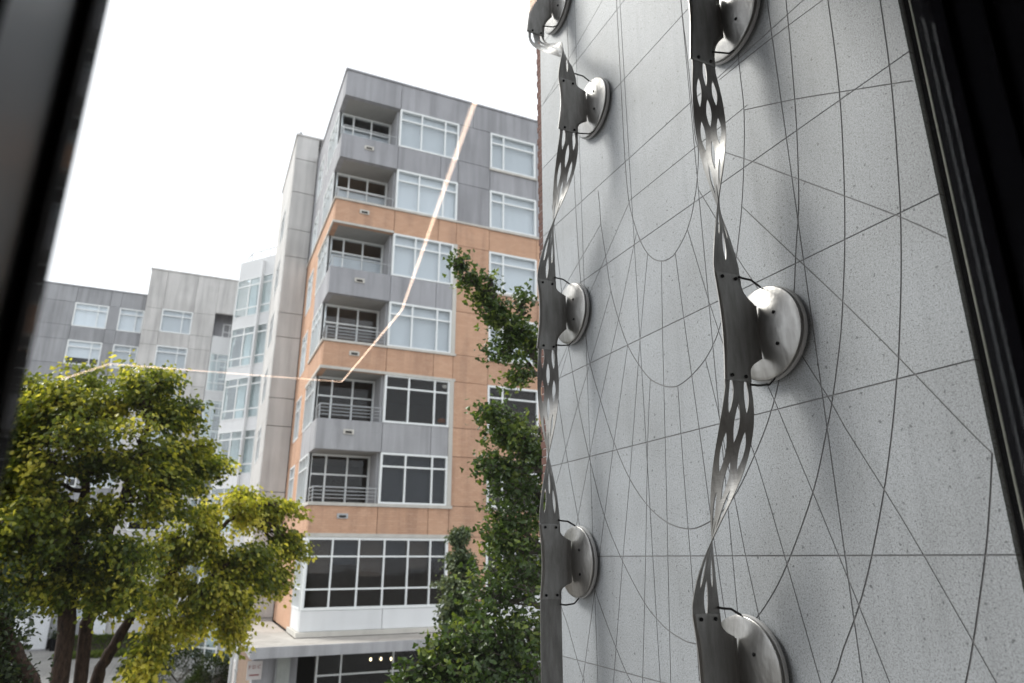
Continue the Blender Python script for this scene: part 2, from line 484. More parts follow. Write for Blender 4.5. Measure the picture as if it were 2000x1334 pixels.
om = mat('orange pumpkin', (.75, .20, .015), .5)
for i, (px, py, lab) in enumerate(((863, 823, 'orange pumpkin on the sill beside the pale spandrel panel'), (1001, 828, 'orange pumpkin on the sill of the window behind the ginkgo'))):
    p = onY(px, py, Y0 + .75)
    b = MB()
    n, mm = 24, 8
    for i2 in range(mm + 1):
        t = math.pi * i2 / mm
        for k in range(n):
            a = 2 * math.pi * k / n
            r = .2 * math.sin(t) * (1 + .08 * math.cos(8 * a)) + .002
            b.v.append((p.x + r*math.cos(a), p.y + r*math.sin(a), p.z + .14*math.cos(t) - .03*math.exp(-8*math.sin(t))))
    for i2 in range(mm):
        for k in range(n): b.f.append((i2*n + k, (i2+1)*n + k, (i2+1)*n + (k+1) % n, i2*n + (k+1) % n)); b.m.append(0)
    root = empty('pumpkin', (p.x, p.y, p.z - .15), lab, 'pumpkin')
    b.build('body', om, root, True)
    st = MB(); st.tube([(p.x, p.y, p.z + .10), (p.x + .03, p.y, p.z + .19)], [.025, .015], 6); st.build('stem', M['rail'], root)
    pz = p.z - .155
    boxo('window_ledge', M['room'], apt, p.x - .6, p.x + .5, Y0 + .32, Y0 + 1.2, pz - .06, pz)
# ------------------------------------------------------------------ concrete tower behind the block
XT, YT0, YT1, ZT = 2.78, 37.5, 45.0, 31.0
tow = empty('concrete_tower', (XT, YT0, 0), 'narrow light concrete tower rising behind the orange brick side wall', 'building')
S2, W2 = SOUTH(YT0), WEST(XT)
zs = [ZT, 29.4, 27.2, 24.8, 23.1, 19.7, 18.3, 14.9, 13.4, 10, 8.5, 4, 0]
for i in range(len(zs) - 1):
    panel(tow, S2, XT, X0 - .02, zs[i+1], zs[i], M['conc'], gap=.018)
for k in range(8):
    h = 27.6 - 3.43 * k
    if h < 3: break
    panel(tow, W2, YT0 + .25, 40.2, h - 1.9, h, M['conc']); panel(tow, W2, 42.4, YT1, h - 1.9, h, M['conc'])
    panel(tow, W2, YT0 + .25, YT1, h - 3.43, h - 1.9, M['conc'])
    window(tow, W2, 40.2, 42.4, h - 1.9, h, (.5,), (.7,), glassm=M['lowglass'])
panel(tow, W2, YT0 + .25, YT1, 27.6, ZT, M['conc'])
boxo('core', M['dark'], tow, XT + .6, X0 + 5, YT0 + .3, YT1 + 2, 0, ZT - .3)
boxo('roof_coping', M['conc'], tow, XT - .06, X0 + 4, YT0 - .06, YT1 + .05, ZT - .02, ZT + .08)
v = MB(); v.tube([(XT + .2, YT0 + .3, ZT + .08), (XT + .2, YT0 + .3, ZT + .32)], [.05, .04], 8); v.box(XT + .12, XT + .28, YT0 + .2, YT0 + .4, ZT + .321, ZT + .37)
v.build('roof_vent', M['rail'], tow)
# ------------------------------------------------------------------ glazed white corner bay
PA, PB = Vector((.74, 47.5, 0)), Vector((2.78, 44.95, 0))
Ad = (PB - PA).normalized(); LW = (PB - PA).length
Nd = Vector((Ad.y, -Ad.x, 0))
if Nd.y > 0: Nd = -Nd
FC = frame_of(PA, Ad, Nd)
bay = empty('glazed_corner', (PA.x, PA.y, 0), 'angled white corner bay of tall glazing between concrete blocks', 'building')
tops = 26.3
panel(bay, FC, 0, LW, 24.95, tops, M['white'])
for k in range(7):
    h = 24.95 - 3.5 * k
    if h < 2: break
    window(bay, FC, 0.0, LW, h - 2.75, h, (.35, .72), (.22, .81), glassm=M['cwglass'], fw=.06, mull=.09, rec=.02)
    if h - 3.5 > -1: panel(bay, FC, 0, LW, max(h - 3.5, 0), h - 2.75, M['white'], gap=.004)
    f2 = MB(); f2.lbox(FC, .05, LW - .05, h - 2.95, h - 2.8, -1.09, -.3); f2.build('floor_slab', M['lgrey'], bay)
    c2 = MB(); c2.lbox(FC, .5 + .3*(k % 2), 1.3, h - 2.7, h - .3, -.6, -.55); c2.build('curtain', M['blind'], bay)
    # side return to the left
    wf = WEST(PA.x)
    window(bay, wf, PA.y + .02, PA.y + 3, h - 2.75, h, (.5,), (.22, .81), glassm=M['cwglass'], fw=.06, rec=.02)
    panel(bay, wf, PA.y + .02, PA.y + 3, max(h - 3.5, 0), h - 2.75, M['white'], gap=.004)
m = MB(); m.lbox(FC, LW * .72 - .06, LW * .72 + .06, 0, tops - .3, .03, .22); m.build('mullion_fin', M['white'], bay)
bk = MB(); bk.lbox(FC, -.0, LW, 0, tops - .1, -1.3, -1.1); bk.build('back_wall', M['white'], bay)
r = MB()
e0 = PA + Ad * .7 - Nd * .3; e1 = PB - Nd * .3
r.tube([(PA.x + .45, PA.y + .9, tops + .75), (e0.x, e0.y, tops + .75), (e1.x, e1.y, tops + .75)], .03, 6)
for t in (0, .33, .66, 1):
    q = e0.lerp(e1, t); r.tube([(q.x, q.y, tops - .02), (q.x, q.y, tops + .75)], .02, 6)
r.build('roof_rail', M['rail'], bay)
# lower bay in the angle
low = empty('low_glazed_bay', (-.5, 52, 0), 'lower pale glazed bay left of the angled white corner', 'building')
S3 = SOUTH(52)
panel(low, S3, -.45, 1.0, 20.9, 22.2, M['white'])
for k in range(5):
    h = 20.9 - 3.43 * k
    window(low, S3, -.45, 1.0, h - 2.8, h, (.35,), (.22, .8), glassm=M['cwglass'], fw=.06, rec=.02)
    panel(low, S3, -.45, 1.0, max(h - 3.43, 0), h - 2.8, M['white'], gap=.004)
    boxo('curtain', M['blind'], low, -.4, .3, 53.0, 53.05, h - 2.8, h - .2)
boxo('side_wall', M['white'], low, -.449, -.2, 52.255, 60, 0, 22.19)
# ------------------------------------------------------------------ far wings
def far_wing(name, label, Y, x0, x1, roof, wins, m, splits, extra=None):
    root = empty(name, (x0, Y, 0), label, 'building')
    fr = SOUTH(Y)
    xs_ = sorted(set([x0, x1] + [c for w in wins for c in w]))
    for i in range(len(xs_) - 1):
        a0, a1 = xs_[i], xs_[i+1]
        isw = (a0, a1) in wins
        ztop = roof
        for k in range(8):
            h = HEAD - ST * k
            if h < 2: break
            if k == 0:
                panel(root, fr, a0, a1, h, roof - .02, m)
            if isw:
                window(root, fr, a0, a1, h - 2.15, h, splits, (.74,), blind=(M['blind'], .0 if (k + i) % 3 else .3), fw=.1)
            else: panel(root, fr, a0, a1, h - 2.15, h, m)
            panel(root, fr, a0, a1, max(h - ST, 0), h - 2.15, m)
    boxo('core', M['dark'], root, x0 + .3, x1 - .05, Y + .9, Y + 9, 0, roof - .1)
    boxo('side_wall', m, root, x0 + .002, x0 + .2, Y + .255, Y + 8.9, 0, roof - .03)
    boxo('roof_coping', m, root, x0 - .06, x1 + .02, Y - .06, Y + 9.1, roof - .018, roof + .1)
    return root
far_wing('grey_wing', 'far grey apartment wing with pale square windows above the trees', 67.0, -26.0, -6.3, 29.7,
         [(-22.5, -20), (-17.2, -14.6), (-11.9, -9.3), (-8.45, -6.5)], M['farg'], (.7,))
lw_ = far_wing('pale_wing', 'far pale concrete wing taller than the grey wing beside it', 65.7, -6.37, -.62, 31.9,
         [(-4.98, -2.46)], M['conc'], (.68,))
# recess of the pale wing
boxo('wall_panel', M['conc'], lw_, -.618, 4, 65.7, 66.0, 28.5, 31.88)
boxo('recess_wall', M['grey'], lw_, -.6, 4, 67.3, 67.5, 0, 31.8)
for k in range(4):
    window(lw_, SOUTH(67.3), .2, 1.4, 26 - ST*k, 28 - ST*k, (.5,), (.6,), fw=.09)
boxo('roof_coping', M['conc'], lw_, -.59, 4.1, 65.64, 74, 31.885, 32.0)
# white doors, wall lamps and planter at the foot of the far wing
dm = facade('white door', (.72, .74, .77), .04, .06, .5)
dset = empty('double_door', (-10.9, 66.9, 0), 'white double door between trees at the foot of the grey wing', 'door')
boxo('door_frame', M['lgrey'], dset, -12.0, -9.2, 66.86, 66.98, 0, 2.7)
for x in (-11.9, -10.5):
    dl = boxo('door_leaf', dm, dset, x, x + 1.25, 66.80, 66.855, .12, 2.55)
    boxo('handle', M['black'], dl, x + (1.1 if x < -11 else .08), x + (1.16 if x < -11 else .14), 66.74, 66.795, 1.0, 1.25)
d2 = boxo('white_door', dm, None, -6.9, -5.3, 65.5, 65.6, .05, 3.1)
tag(d2, 'plain white door panel seen between the birch trunks', 'door')
pl = empty('planter', (-8.6, 66.2, 0), 'tall black tapered planter beside the white double door', 'planter')
lathe([(.01, .0), (.26, .0), (.34, .95), (.30, .95), (.28, .85), (.01, .85)], (-8.6, 66.2, 0), 16).build('pot', M['black'], pl, False)

# ------------------------------------------------------------------ downpipes, sign, banner by the canopy
pipe_m = mat('white painted pipe', (.55, .55, .54), .5)
for (px, lab) in ((452, 'white downpipe with a collar nearest the birch crown'), (462, 'slimmer white downpipe beside the canopy end')):
    b0 = onY(px, 1300, 27.9)
    rr = .06 if px == 452 else .045
    p = empty('downpipe', (b0.x, b0.y, 0), lab, 'pipe')
    b = MB(); b.tube([(b0.x, b0.y, 0), (b0.x, b0.y, 6.2 if px == 452 else 4.4)], rr, 10); b.build('pipe', pipe_m, p, True)
    b = MB()
    for z in (2.4, 4.6, 5.3) if px == 452 else (1.9, 3.0): b.tube([(b0.x, b0.y, z), (b0.x, b0.y, z + .09)], rr * 1.35, 10)
    b.build('collar', pipe_m, p)
sg = onY(497, 1309, 27.59)
sgn = empty('fire_sign', (sg.x, 27.58, sg.z), 'white sign with red letters F D C on the concrete pier', 'sign')
sw = mat('sign white', (.62, .58, .57), .5); sr = mat('sign red', (.22, .03, .03), .5)
boxo('sign_plate', sw, sgn, sg.x - .25, sg.x + .25, 27.57, 27.597, sg.z - .3, sg.z + .3)
def text(name, body, size, loc, m, parent, ext=.002):
    cu = bpy.data.curves.new(name, 'FONT'); cu.body = body; cu.size = size; cu.extrude = ext; cu.align_x = 'CENTER'; cu.align_y = 'CENTER'
    ob = bpy.data.objects.new('tmp', cu); COL.objects.link(ob)
    dg = bpy.context.evaluated_depsgraph_get()
    me = bpy.data.meshes.new_from_object(ob.evaluated_get(dg))
    bpy.data.objects.remove(ob)
    me.transform(Matrix.Translation(loc) @ Matrix.Rotation(math.pi / 2, 4, 'X'))
    me.materials.clear()
    return link(name, me, m, parent)
text('lettering', 'F D C', .165, (sg.x, 27.566, sg.z + .1), sr, sgn)
boxo('underline', sr, sgn, sg.x - .16, sg.x + .16, 27.564, 27.568, sg.z - .17, sg.z - .13)
bn = onY(553, 1312, 27.4)
ban = empty('banner', (bn.x, 27.4, 0), 'pale vertical banner standing by the dark shop doorway', 'sign')
boxo('banner_sheet', facade('banner cloth', (.42, .44, .42), .3, .2), ban, bn.x - .22, bn.x + .22, 27.39, 27.40, .3, bn.z + .62)
b = MB(); b.tube([(bn.x - .25, 27.42, 0), (bn.x - .25, 27.42, bn.z + .7), (bn.x + .2, 27.42, bn.z + .72)], .015, 6); b.build('pole', M['rail'], ban)

# ------------------------------------------------------------------ granite wall with carved lines
XW = 3.0
def granite(name, base):
    m = mat(name, (base, base, base), .55, spec=.35)
    p = pos(m)
    fine = noise(m, p, 130, 2, .7)
    mid = noise(m, p, 60, 3, .6)
    spk = noise(m, p, 95, 1, .5)
    spk2 = noise(m, p, 38, 1, .4)
    cloud = noise(m, p, 1.6, 4)
    c = ramp(m, fine, [(.30, (base*.57, base*.605, base*.645)), (.50, (base*.94, base*.99, base*1.045)), (.72, (base*1.15, base*1.21, base*1.27))])
    c = mul(m, c, ramp(m, mid, [(.3, (.92,)*3), (.6, (1.03,)*3)]))
    c = mul(m, c, ramp(m, spk, [(.32, (.62,)*3), (.40, (1, 1, 1))]))
    c = mul(m, c, ramp(m, spk2, [(.25, (.45,)*3), (.30, (1, 1, 1))]))
    c = mul(m, c, ramp(m, cloud, [(.3, (.88, .875, .865)), (.65, (1.04, 1.04, 1.045))]))
    st_ = noise(m, pos(m, (9, 9, .5)), 1.5, 4)
    c = mul(m, c, ramp(m, st_, [(.28, (.9, .9, .9)), (.5, (1, 1, 1))]))
    c = mul(m, c, rnd(m, .93, 1.04))
    L(m, c, BS(m).inputs["Base Color"])
    bump(m, fine, .25, .002)
    return m
M['granite'] = granite('flamed granite', .36)
M['groove'] = mat('dark groove', (.13, .13, .135), .9)  # floors and sides of the carved lines get a darker even grey
M['mortar'] = facade('joint mortar', (.22, .22, .225))
YE, NEAR, PW, PH, ZJ = 5.86, 1.77, .818, .81, 6.81
wall = empty('granite_wall', (XW, 3.8, 0), 'pale speckled granite wall carved with arcs and crossing straight lines', 'wall')
# carved lines: traced on the wall plane, (width in mm, points in photograph px)
G_ARC = [
 [(1190,-260),(1204,0),(1211,132),(1220,300),(1228,390),(1240,440),(1252,473),(1265,495),(1279,507),(1294,510),(1309,504),(1319,494),(1333,470),(1342,449),(1351,419),(1358,380),(1362,345),(1364,294),(1357,261),(1345,135),(1330,0),(1305,-260)],
 [(1168,372),(1171,400),(1174,440),(1183,500),(1193,566),(1208,623),(1226,674),(1247,711),(1270,740),(1295,753),(1312,756),(1327,752),(1349,735),(1378,701),(1399,659),(1411,620),(1425,570),(1436,515),(1442,470),(1449,399),(1453,309),(1453,216),(1444,129),(1425,-60),(1410,-220)],
 [(1096,-200),(1110,100),(1123,380),(1132,524),(1140,600),(1150,698),(1174,785),(1200,866),(1230,935),(1264,986),(1303,1020),(1344,1033),(1375,1025),(1405,1004),(1440,960),(1486,860),(1510,790),(1525,725),(1548,600),(1555,480),(1560,400),(1558,300),(1552,190),(1535,0),(1508,-220)],
 [(1078,400),(1096,560),(1111,680),(1129,788),(1151,893),(1180,1006),(1216,1096),(1259,1177),(1288,1214),(1307,1232),(1330,1247),(1352,1256),(1400,1258),(1462,1222),(1500,1175),(1537,1103),(1588,961),(1616,834),(1627,773),(1641,664),(1646,589),(1650,473),(1648,334),(1639,175),(1617,0),(1585,-200)],
 [(1076,640),(1088,758),(1104,872),(1129,1011),(1150,1105),(1168,1170),(1204,1267),(1234,1334),(1300,1440),(1400,1520),(1500,1490),(1560,1430),(1624,1334),(1648,1265),(1678,1183),(1702,1089),(1727,956),(1743,834),(1751,746),(1755,698),(1760,544),(1759,424),(1754,332),(1741,163),(1719,0),(1690,-180)],
 [(1080,1110),(1096,1183),(1108,1219),(1129,1294),(1145,1340),(1180,1420)],
 [(1938,885),(1933,984),(1924,1089),(1901,1254),(1886,1334),(1870,1400)],
]
G_LINE = [
 [(1265,495),(1250,665),(1230,935),(1216,1096),(1198,1334),(1190,1420)], [(1292,512),(1294,650),(1301,934),(1310,1333),(1313,1420)],
 [(1319,495),(1336,626),(1367,848),(1393,1046)], [(1243,455),(1208,623),(1172,785),(1129,1009),(1110,1100)],
 [(1193,569),(1156,698),(1129,788),(1087,944)], [(1226,674),(1198,872),(1171,1084),(1138,1330),(1128,1400)],
 [(1270,743),(1265,860),(1261,1084),(1255,1333),(1252,1420)], [(1324,756),(1334,905),(1352,1132),(1366,1330)],
 [(1343,449),(1387,596),(1411,668),(1430,740)], [(1378,703),(1402,800),(1415,872),(1440,1000),(1456,1084),(1493,1252),(1515,1360)],
 [(1364,370),(1399,428),(1438,500),(1468,545),(1562,688),(1624,786),(1650,834),(1727,956),(1807,1089),(1946,1333),(1990,1410)],
 [(1450,404),(1564,512),(1646,589),(1755,698),(1886,834),(1938,885)],
 [(1462,690),(1498,749),(1534,834),(1588,962),(1678,1183),(1738,1334),(1760,1390)],
 [(1430,760),(1480,908),(1537,1102),(1603,1334),(1625,1410)], [(1393,1046),(1400,1090),(1417,1204),(1450,1380)],
 [(1229,395),(1147,584),(1090,720)], [(1174,437),(1108,551),(1085,590)], [(1228,393),(1364,283),(1460,205)],
 [(1405,156),(1500,80),(1607,0),(1700,-70)], [(1454,215),(1552,194),(1640,180),(1740,164),(1782,158)],
 [(1417,298),(1477,318),(1522,336),(1650,383),(1759,424),(1849,465)], [(1060,205),(1117,105),(1177,0),(1220,-80)],
 [(1075,800),(1111,680),(1150,560)],
]
def smooth_line(pts, n=5):
    P = [np.array((p.y, p.z)) for p in (onX(u, v, XW) for u, v in pts)]
    if len(P) < 3: return P
    P = [2*P[0] - P[1]] + P + [2*P[-1] - P[-2]]
    out = []
    for i in range(1, len(P) - 2):
        for t in np.linspace(0, 1, n, endpoint=False):
            a, b, c, d = P[i-1], P[i], P[i+1], P[i+2]
            out.append(.5*((2*b) + (-a+c)*t + (2*a-5*b+4*c-d)*t*t + (-a+3*b-3*c+d)*t**3))
    out.append(P[-2])
    return out
grooves = [(smooth_line(g, 5), .0042) for g in G_ARC] + [(smooth_line(g, 2), .0032) for g in G_LINE]
SEG = []                                   # a, b, hw
for P, hw in grooves:
    P = np.array(P)
    tg = np.gradient(P, axis=0); tg /= np.linalg.norm(tg, axis=1)[:, None] + 1e-9
    nr = np.stack([-tg[:, 1], tg[:, 0]], 1)
    for i in range(len(P) - 1): SEG.append((P[i], P[i+1], nr[i], nr[i+1], hw))
def stone_panel(y0, y1, z0, z1, parent):
    lo, hi = np.array((y0, z0)), np.array((y1, z1))
    V = [(y0, z0), (y1, z0), (y1, z1), (y0, z1)]
    E_ = [(0, 1), (1, 2), (2, 3), (3, 0)]
    near = []
    for a, b, na, nb, hw in SEG:
        if (np.minimum(a, b) > hi + .01).any() or (np.maximum(a, b) < lo - .01).any(): continue
        near.append((a, b, hw))
        for s in (1, -1):
            i = len(V); V += [tuple(a + na*hw*s), tuple(b + nb*hw*s)]; E_.append((i, i+1))
    vc, ed, fc, *_x = delaunay_2d_cdt([Vector(v) for v in V], E_, [], 0, 1e-5)
    vc = np.array([(v[0], v[1]) for v in vc])
    mb = MB(); idx = {}
    def vid(i, lev):
        k = (i, lev)
        if k not in idx:
            idx[k] = len(mb.v); mb.v.append((XW + (0, .006, .03)[lev], vc[i][0], vc[i][1]))
        return idx[k]
    eface = {}
    for f in fc:
        c = vc[list(f)].mean(0)
        if (c < lo - 1e-6).any() or (c > hi + 1e-6).any(): continue
        gr = False
        for a, b, hw in near:
            ab = b - a; t = np.clip(np.dot(c - a, ab) / (np.dot(ab, ab) + 1e-12), 0, 1)
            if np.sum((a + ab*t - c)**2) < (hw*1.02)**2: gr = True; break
        f = list(f)
        q = vc[f]
        ar = (q[1][0]-q[0][0])*(q[2][1]-q[0][1]) - (q[2][0]-q[0][0])*(q[1][1]-q[0][1])
        if ar > 0: f = f[::-1]            # normal towards -X
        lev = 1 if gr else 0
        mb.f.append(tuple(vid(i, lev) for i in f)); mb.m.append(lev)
        for i in range(len(f)):
            a, b = f[i], f[(i+1) % len(f)]
            eface.setdefault((min(a, b), max(a, b)), []).append((lev, a, b))
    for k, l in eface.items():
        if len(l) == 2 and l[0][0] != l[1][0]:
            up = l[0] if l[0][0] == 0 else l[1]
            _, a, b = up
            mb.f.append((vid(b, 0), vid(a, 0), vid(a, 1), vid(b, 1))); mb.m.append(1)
        elif len(l) == 1:
            lev, a, b = l[0]
            mb.f.append((vid(b, lev), vid(a, lev), vid(a, 2), vid(b, 2))); mb.m.append(0)
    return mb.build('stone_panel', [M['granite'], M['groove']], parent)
gp = .0038
for i in range(5):
    for j in range(-3, 9):
        y0, z0 = NEAR + i*PW, ZJ + j*PH
        stone_panel(y0 + gp, y0 + PW - gp, z0 + gp, z0 + PH - gp, wall)
boxo('mortar_bed', M['mortar'], wall, XW + .0035, XW + .35, NEAR + .004, YE - .002, 4.4, 14.2)
boxo('wall_base', M['conc'], wall, XW + .002, XW + .35, NEAR + .004, YE - .002, 0, 4.37)
# brick end of the wall, one brick per course
bmat = facade('brown brick', (.16, .085, .07), .3, .1)
for c in range(int((14.2 - 7.5) / .078)):
    z = 7.5 + c * .078
    e = .0 if c % 2 else .018
    boxo('brick', bmat, wall, XW + .006 + random.uniform(0, .004), XW + .2, YE + .004, YE + .10 + e + random.uniform(-.004, .004), z, z + .068)
boxo('brick_mortar', M['conc'], wall, XW + .012, XW + .19, YE + .003, YE + .088, 7.4, 14.2)
# ragged mortar and sealant at the near end of the wall
sm = facade('cracked mortar', (.46, .47, .41), .35, .3)
bump(sm, noise(sm, pos(sm, (1, 1, .4)), 45, 5, .7), 1.0, .03)
b = MB(); zz = np.linspace(4, 12, 260)
for i, z in enumerate(zz):
    o1 = .012*math.sin(z*7.3) + random.uniform(-.006, .006)
    b.v += [(XW + .03, NEAR - .03, z), (XW + .002 + random.uniform(-.004, .004), NEAR - .055 + o1*.5, z), (XW - .014 + random.uniform(-.003, .003), NEAR - .11 + o1, z), (XW + .02, NEAR - .19, z)]
for i in range(len(zz) - 1):
    for k in range(3): b.f.append((i*4+k+1, i*4+k, (i+1)*4+k, (i+1)*4+k+1)); b.m.append(0)
b.build('mortar_edge', sm, wall)
boxo('dark_gap', M['black'], wall, XW + .04, XW + .3, NEAR - .4, NEAR + .002, 0, 14.2)

# ------------------------------------------------------------------ metal ribbon sculptures
def steel(name, base, rough, zs, bmp):
    m = mat(name, (base, base*.985, base*.96), rough, 1.0)
    p1 = pos(m, (6, 6, 1.2)); p2 = pos(m, (2, 2, zs))
    a = noise(m, p1, 3.0, 5, .65)
    r = noise(m, p2, 3.0, 3, .6)
    L(m, mul(m, (base, base*.985, base*.96), ramp(m, a, [(.3, (.72, .71, .70)), (.65, (1.08,)*3)])), BS(m).inputs["Base Color"])
    L(m, ramp(m, a, [(.2, (rough*1.25,)*3), (.8, (rough*.8,)*3)]), BS(m).inputs["Roughness"])
    bump(m, r, bmp, .006 if zs > 10 else .03)
    return m
M['plate'] = steel('brushed steel plate', .37, .45, 40, .12)
M['strip'] = steel('rippled steel strip', .31, .54, 42, .35)
M['disc'] = steel('polished steel disc', .31, .36, 1.6, .22)
M['ring'] = mat('white backing ring', (.45, .45, .45), .5)
M['cable'] = mat('black cable', (.01, .01, .01), .5)
XL, SW = 2.605, .190                       # outer edge and width of the ribbon
XC = XL + SW / 2
def bolt_mesh():
    b = MB(); n = 8
    for y, r in ((0, .011), (-.008, .011), (-.011, .006)):
        for k in range(n): b.v.append((r*math.cos(2*math.pi*k/n), y, r*math.sin(2*math.pi*k/n)))
    for i in range(2):
        for k in range(n): b.f.append((i*n+k, i*n+(k+1) % n, (i+1)*n+(k+1) % n, (i+1)*n+k)); b.m.append(0)
    b.f.append(tuple(range(2*n, 3*n))); b.m.append(0)
    me = b.mesh('bolt'); me.materials.append(M['black']); return me
BOLT = bolt_mesh()
def bolt(parent, x, y, z):
    o = bpy.data.objects.new('bolt', BOLT); COL.objects.link(o)
    o.parent = parent; o.location = Vector((x, y, z)) - wloc(parent)
    return o
def thick(name, rows, T, nrm, mats, parent, smooth=True):
    """rows: list of list of (front point); nrm same layout; two skins + rim, one closed sheet"""
    R, C = len(rows), len(rows[0]); b = MB()
    for s in (.5, -.5):
        for i in range(R):
            for j in range(C): b.v.append(tuple(Vector(rows[i][j]) + Vector(nrm[i][j]) * T * s))
    o = R * C
    for i in range(R-1):
        for j in range(C-1):
            a = i*C + j; b.f.append((a, a+1, a+C+1, a+C)); b.f.append((o+a+1, o+a, o+a+C, o+a+C+1)); b.m += [0, 0]
    def rim(i0, i1): b.f.append((i1, i0, o+i0, o+i1)); b.m.append(0)
    for i in range(R-1): rim((i+1)*C, i*C); rim(i*C+C-1, (i+1)*C+C-1)
    for j in range(C-1): rim(j, j+1); rim((R-1)*C+j+1, (R-1)*C+j)
    ob = b.build(name, mats, parent)
    sm_ = [True]*len(b.f)
    for q in range(2*(R-1)*(C-1), len(b.f)): sm_[q] = False
    ob.data.polygons.foreach_set("use_smooth", sm_)
    return ob
def plate(parent, yc, zc, z1, z0, dx=0.0):
    """bracket plate: ribbon-wide at both ends, with a neck out to the disc seam"""
    rows, nr = [], []
    zn1, zn0 = zc + .17, zc - .17
    for i in range(41):
        z = z1 + (z0 - z1) * i / 40
        t = (z - zc) / max(z1 - zc, .01)
        xl = XL + dx + .022 * math.cos(t * math.pi * .5) * (1 if True else 0) - .006
        xr = XL + dx + SW
        if zn0 <= z <= zn1: xr = 2.888
        elif z > zn1: xr = xr + (2.888 - xr) * max(0, 1 - (z - zn1) / max(.05, (z1 - .05 - zn1)))**2.4
        else: xr = xr + (2.888 - xr) * max(0, 1 - (zn0 - z) / max(.05, (zn0 - z0 - .05)))**2.4
        rows.append([(xl + (xr - xl)*k/7, yc, z) for k in range(8)])
        nr.append([(0, -1, 0)] * 8)
    p = thick('bracket_plate', rows, .007, nr, M['plate'], parent)
    for z in (z1 - .03, z0 + .03):
        for x in (XL + dx + .05, XL + dx + SW - .04): bolt(p, x, yc - .0036, z)
    return p
def strip(parent, top, bot, twist, w=SW, start=0, holes=True, name='perforated_strip', bulge=.0, ease=1.0):
    """twisted strip from top to bot (points on the ribbon axis); twist in radians"""
    T, B = Vector(top), Vector(bot); Ln = abs(T.z - B.z)
    n = max(30, int(Ln / .007))
    pitch, hl, hwid = .156, .106, .0150
    ks = [(.085 + k * pitch, (k + start) % 2) for k in range(20) if .085 + k*pitch < Ln - .07]
    bands = [[[], []] for _ in range(4)]
    for i in range(n + 1):
        t = i / n; s = t * Ln
        te = min(1.0, t / ease); e = te*te*(3 - 2*te)
        c = Vector((T.x + (B.x - T.x)*e + bulge*math.sin(math.pi*t), T.y + (B.y - T.y)*e, T.z + (B.z - T.z)*t))
        tt = min(1, max(0, (t - .04) / .92)); ph = twist * (tt*.75 + .25*tt*tt*(3 - 2*tt))
        d = Vector((math.cos(ph), math.sin(ph), 0)); nn = Vector((math.sin(ph), -math.cos(ph), 0))
        hc = hs = 0.0
        if holes:
            for sk, side in ks:
                q = 1 - ((s - sk) / hl)**2
                if q > 0:
                    if side: hs = max(hs, hwid * q)
                    else: hc = max(hc, hwid * q)
        qs = .27 * w
        cuts = [(-w/2, -qs - hs), (-qs + hs, -hc), (hc, qs - hs), (qs + hs, w/2)]
        for bi, (a0, a1) in enumerate(cuts):
            bands[bi][0].append([c + d*(a0 + (a1 - a0)*k/3) for k in range(4)]); bands[bi][1].append([nn]*4)
    mb = MB()
    for bi, (rows, nr) in enumerate(bands):
        Rn, C = len(rows), 4; o0 = len(mb.v)
        for sg_ in (.5, -.5):
            for i in range(Rn):
                for j in range(C): mb.v.append(tuple(rows[i][j] + nr[i][j]*.006*sg_))
        o = Rn*C
        for i in range(Rn-1):
            for j in range(C-1):
                a = o0 + i*C + j; mb.f += [(a, a+1, a+C+1, a+C), (o+a+1, o+a, o+a+C, o+a+C+1)]; mb.m += [0, 0]
        for j, nb in ((0, bi - 1), (C-1, bi + 1)):
            for i in range(Rn-1):
                if 0 <= nb < 4:
                    jj = C-1 if j == 0 else 0
                    if (bands[nb][0][i][jj] - rows[i][j]).length < 1e-5 and (bands[nb][0][i+1][jj] - rows[i+1][j]).length < 1e-5: continue
                h = nr[i][j]*.003; h2 = nr[i+1][j]*.003; k0 = len(mb.v)
                mb.v += [tuple(rows[i+1][j] + h2), tuple(rows[i][j] + h), tuple(rows[i][j] - h), tuple(rows[i+1][j] - h2)]
                q = (k0, k0+1, k0+2, k0+3); mb.f.append(q if j == 0 else q[::-1]); mb.m.append(1)
    ob = mb.build(name, [M['strip'], M['strip']], parent)
    ob.data.polygons.foreach_set("use_smooth", [mi == 0 for mi in mb.m])
    return ob
def disc(parent, yc, zc):
    pr = [(.001, -.072), (.04, -.0715), (.09, -.068), (.15, -.060), (.21, -.049), (.26, -.038), (.278, -.034), (.284, -.031), (.284, -.025), (.278, -.022), (.26, -.020), (.26, -.012)]
    pr = [(r, h) for r, h in pr]
    d = lathe(pr, (XW - .035, yc, zc), 56, 'X').build('disc', M['disc'], parent, True)
    ring = lathe([(.26, -.016), (.286, -.014), (.289, -.008), (.289, .008), (.25, .010), (.25, .0348), (.0, .0349)], (XW - .035, yc, zc), 56, 'X').build('backing_ring', M['ring'], d, False)
    for dz in (.09, -.1):
        o = bolt(d, XW - .035 - .068 + .012, yc - .12, zc + dz); o.rotation_euler = (0, 0, -math.pi/2)
    c = MB()
    c.tube([(XL + SW - .02, yc - .01, zc + .33), (2.80, yc - .012, zc + .325), (2.86, yc - .02, zc + .32), (2.93, yc - .02, zc + .285)], .007, 6)
    c.tube([(XL + SW - .02, yc - .01, zc - .33), (2.82, yc - .03, zc - .335), (2.89, yc - .04, zc - .325), (2.935, yc - .04, zc - .285)], .007, 6)
    c.build('cable', M['cable'], d, True)
    sm2 = MB(); sm2.box(2.878, 2.894, yc - .006, yc + .006, zc - .165, zc + .165); sm2.build('weld_seam', M['plate'], d)
    return d
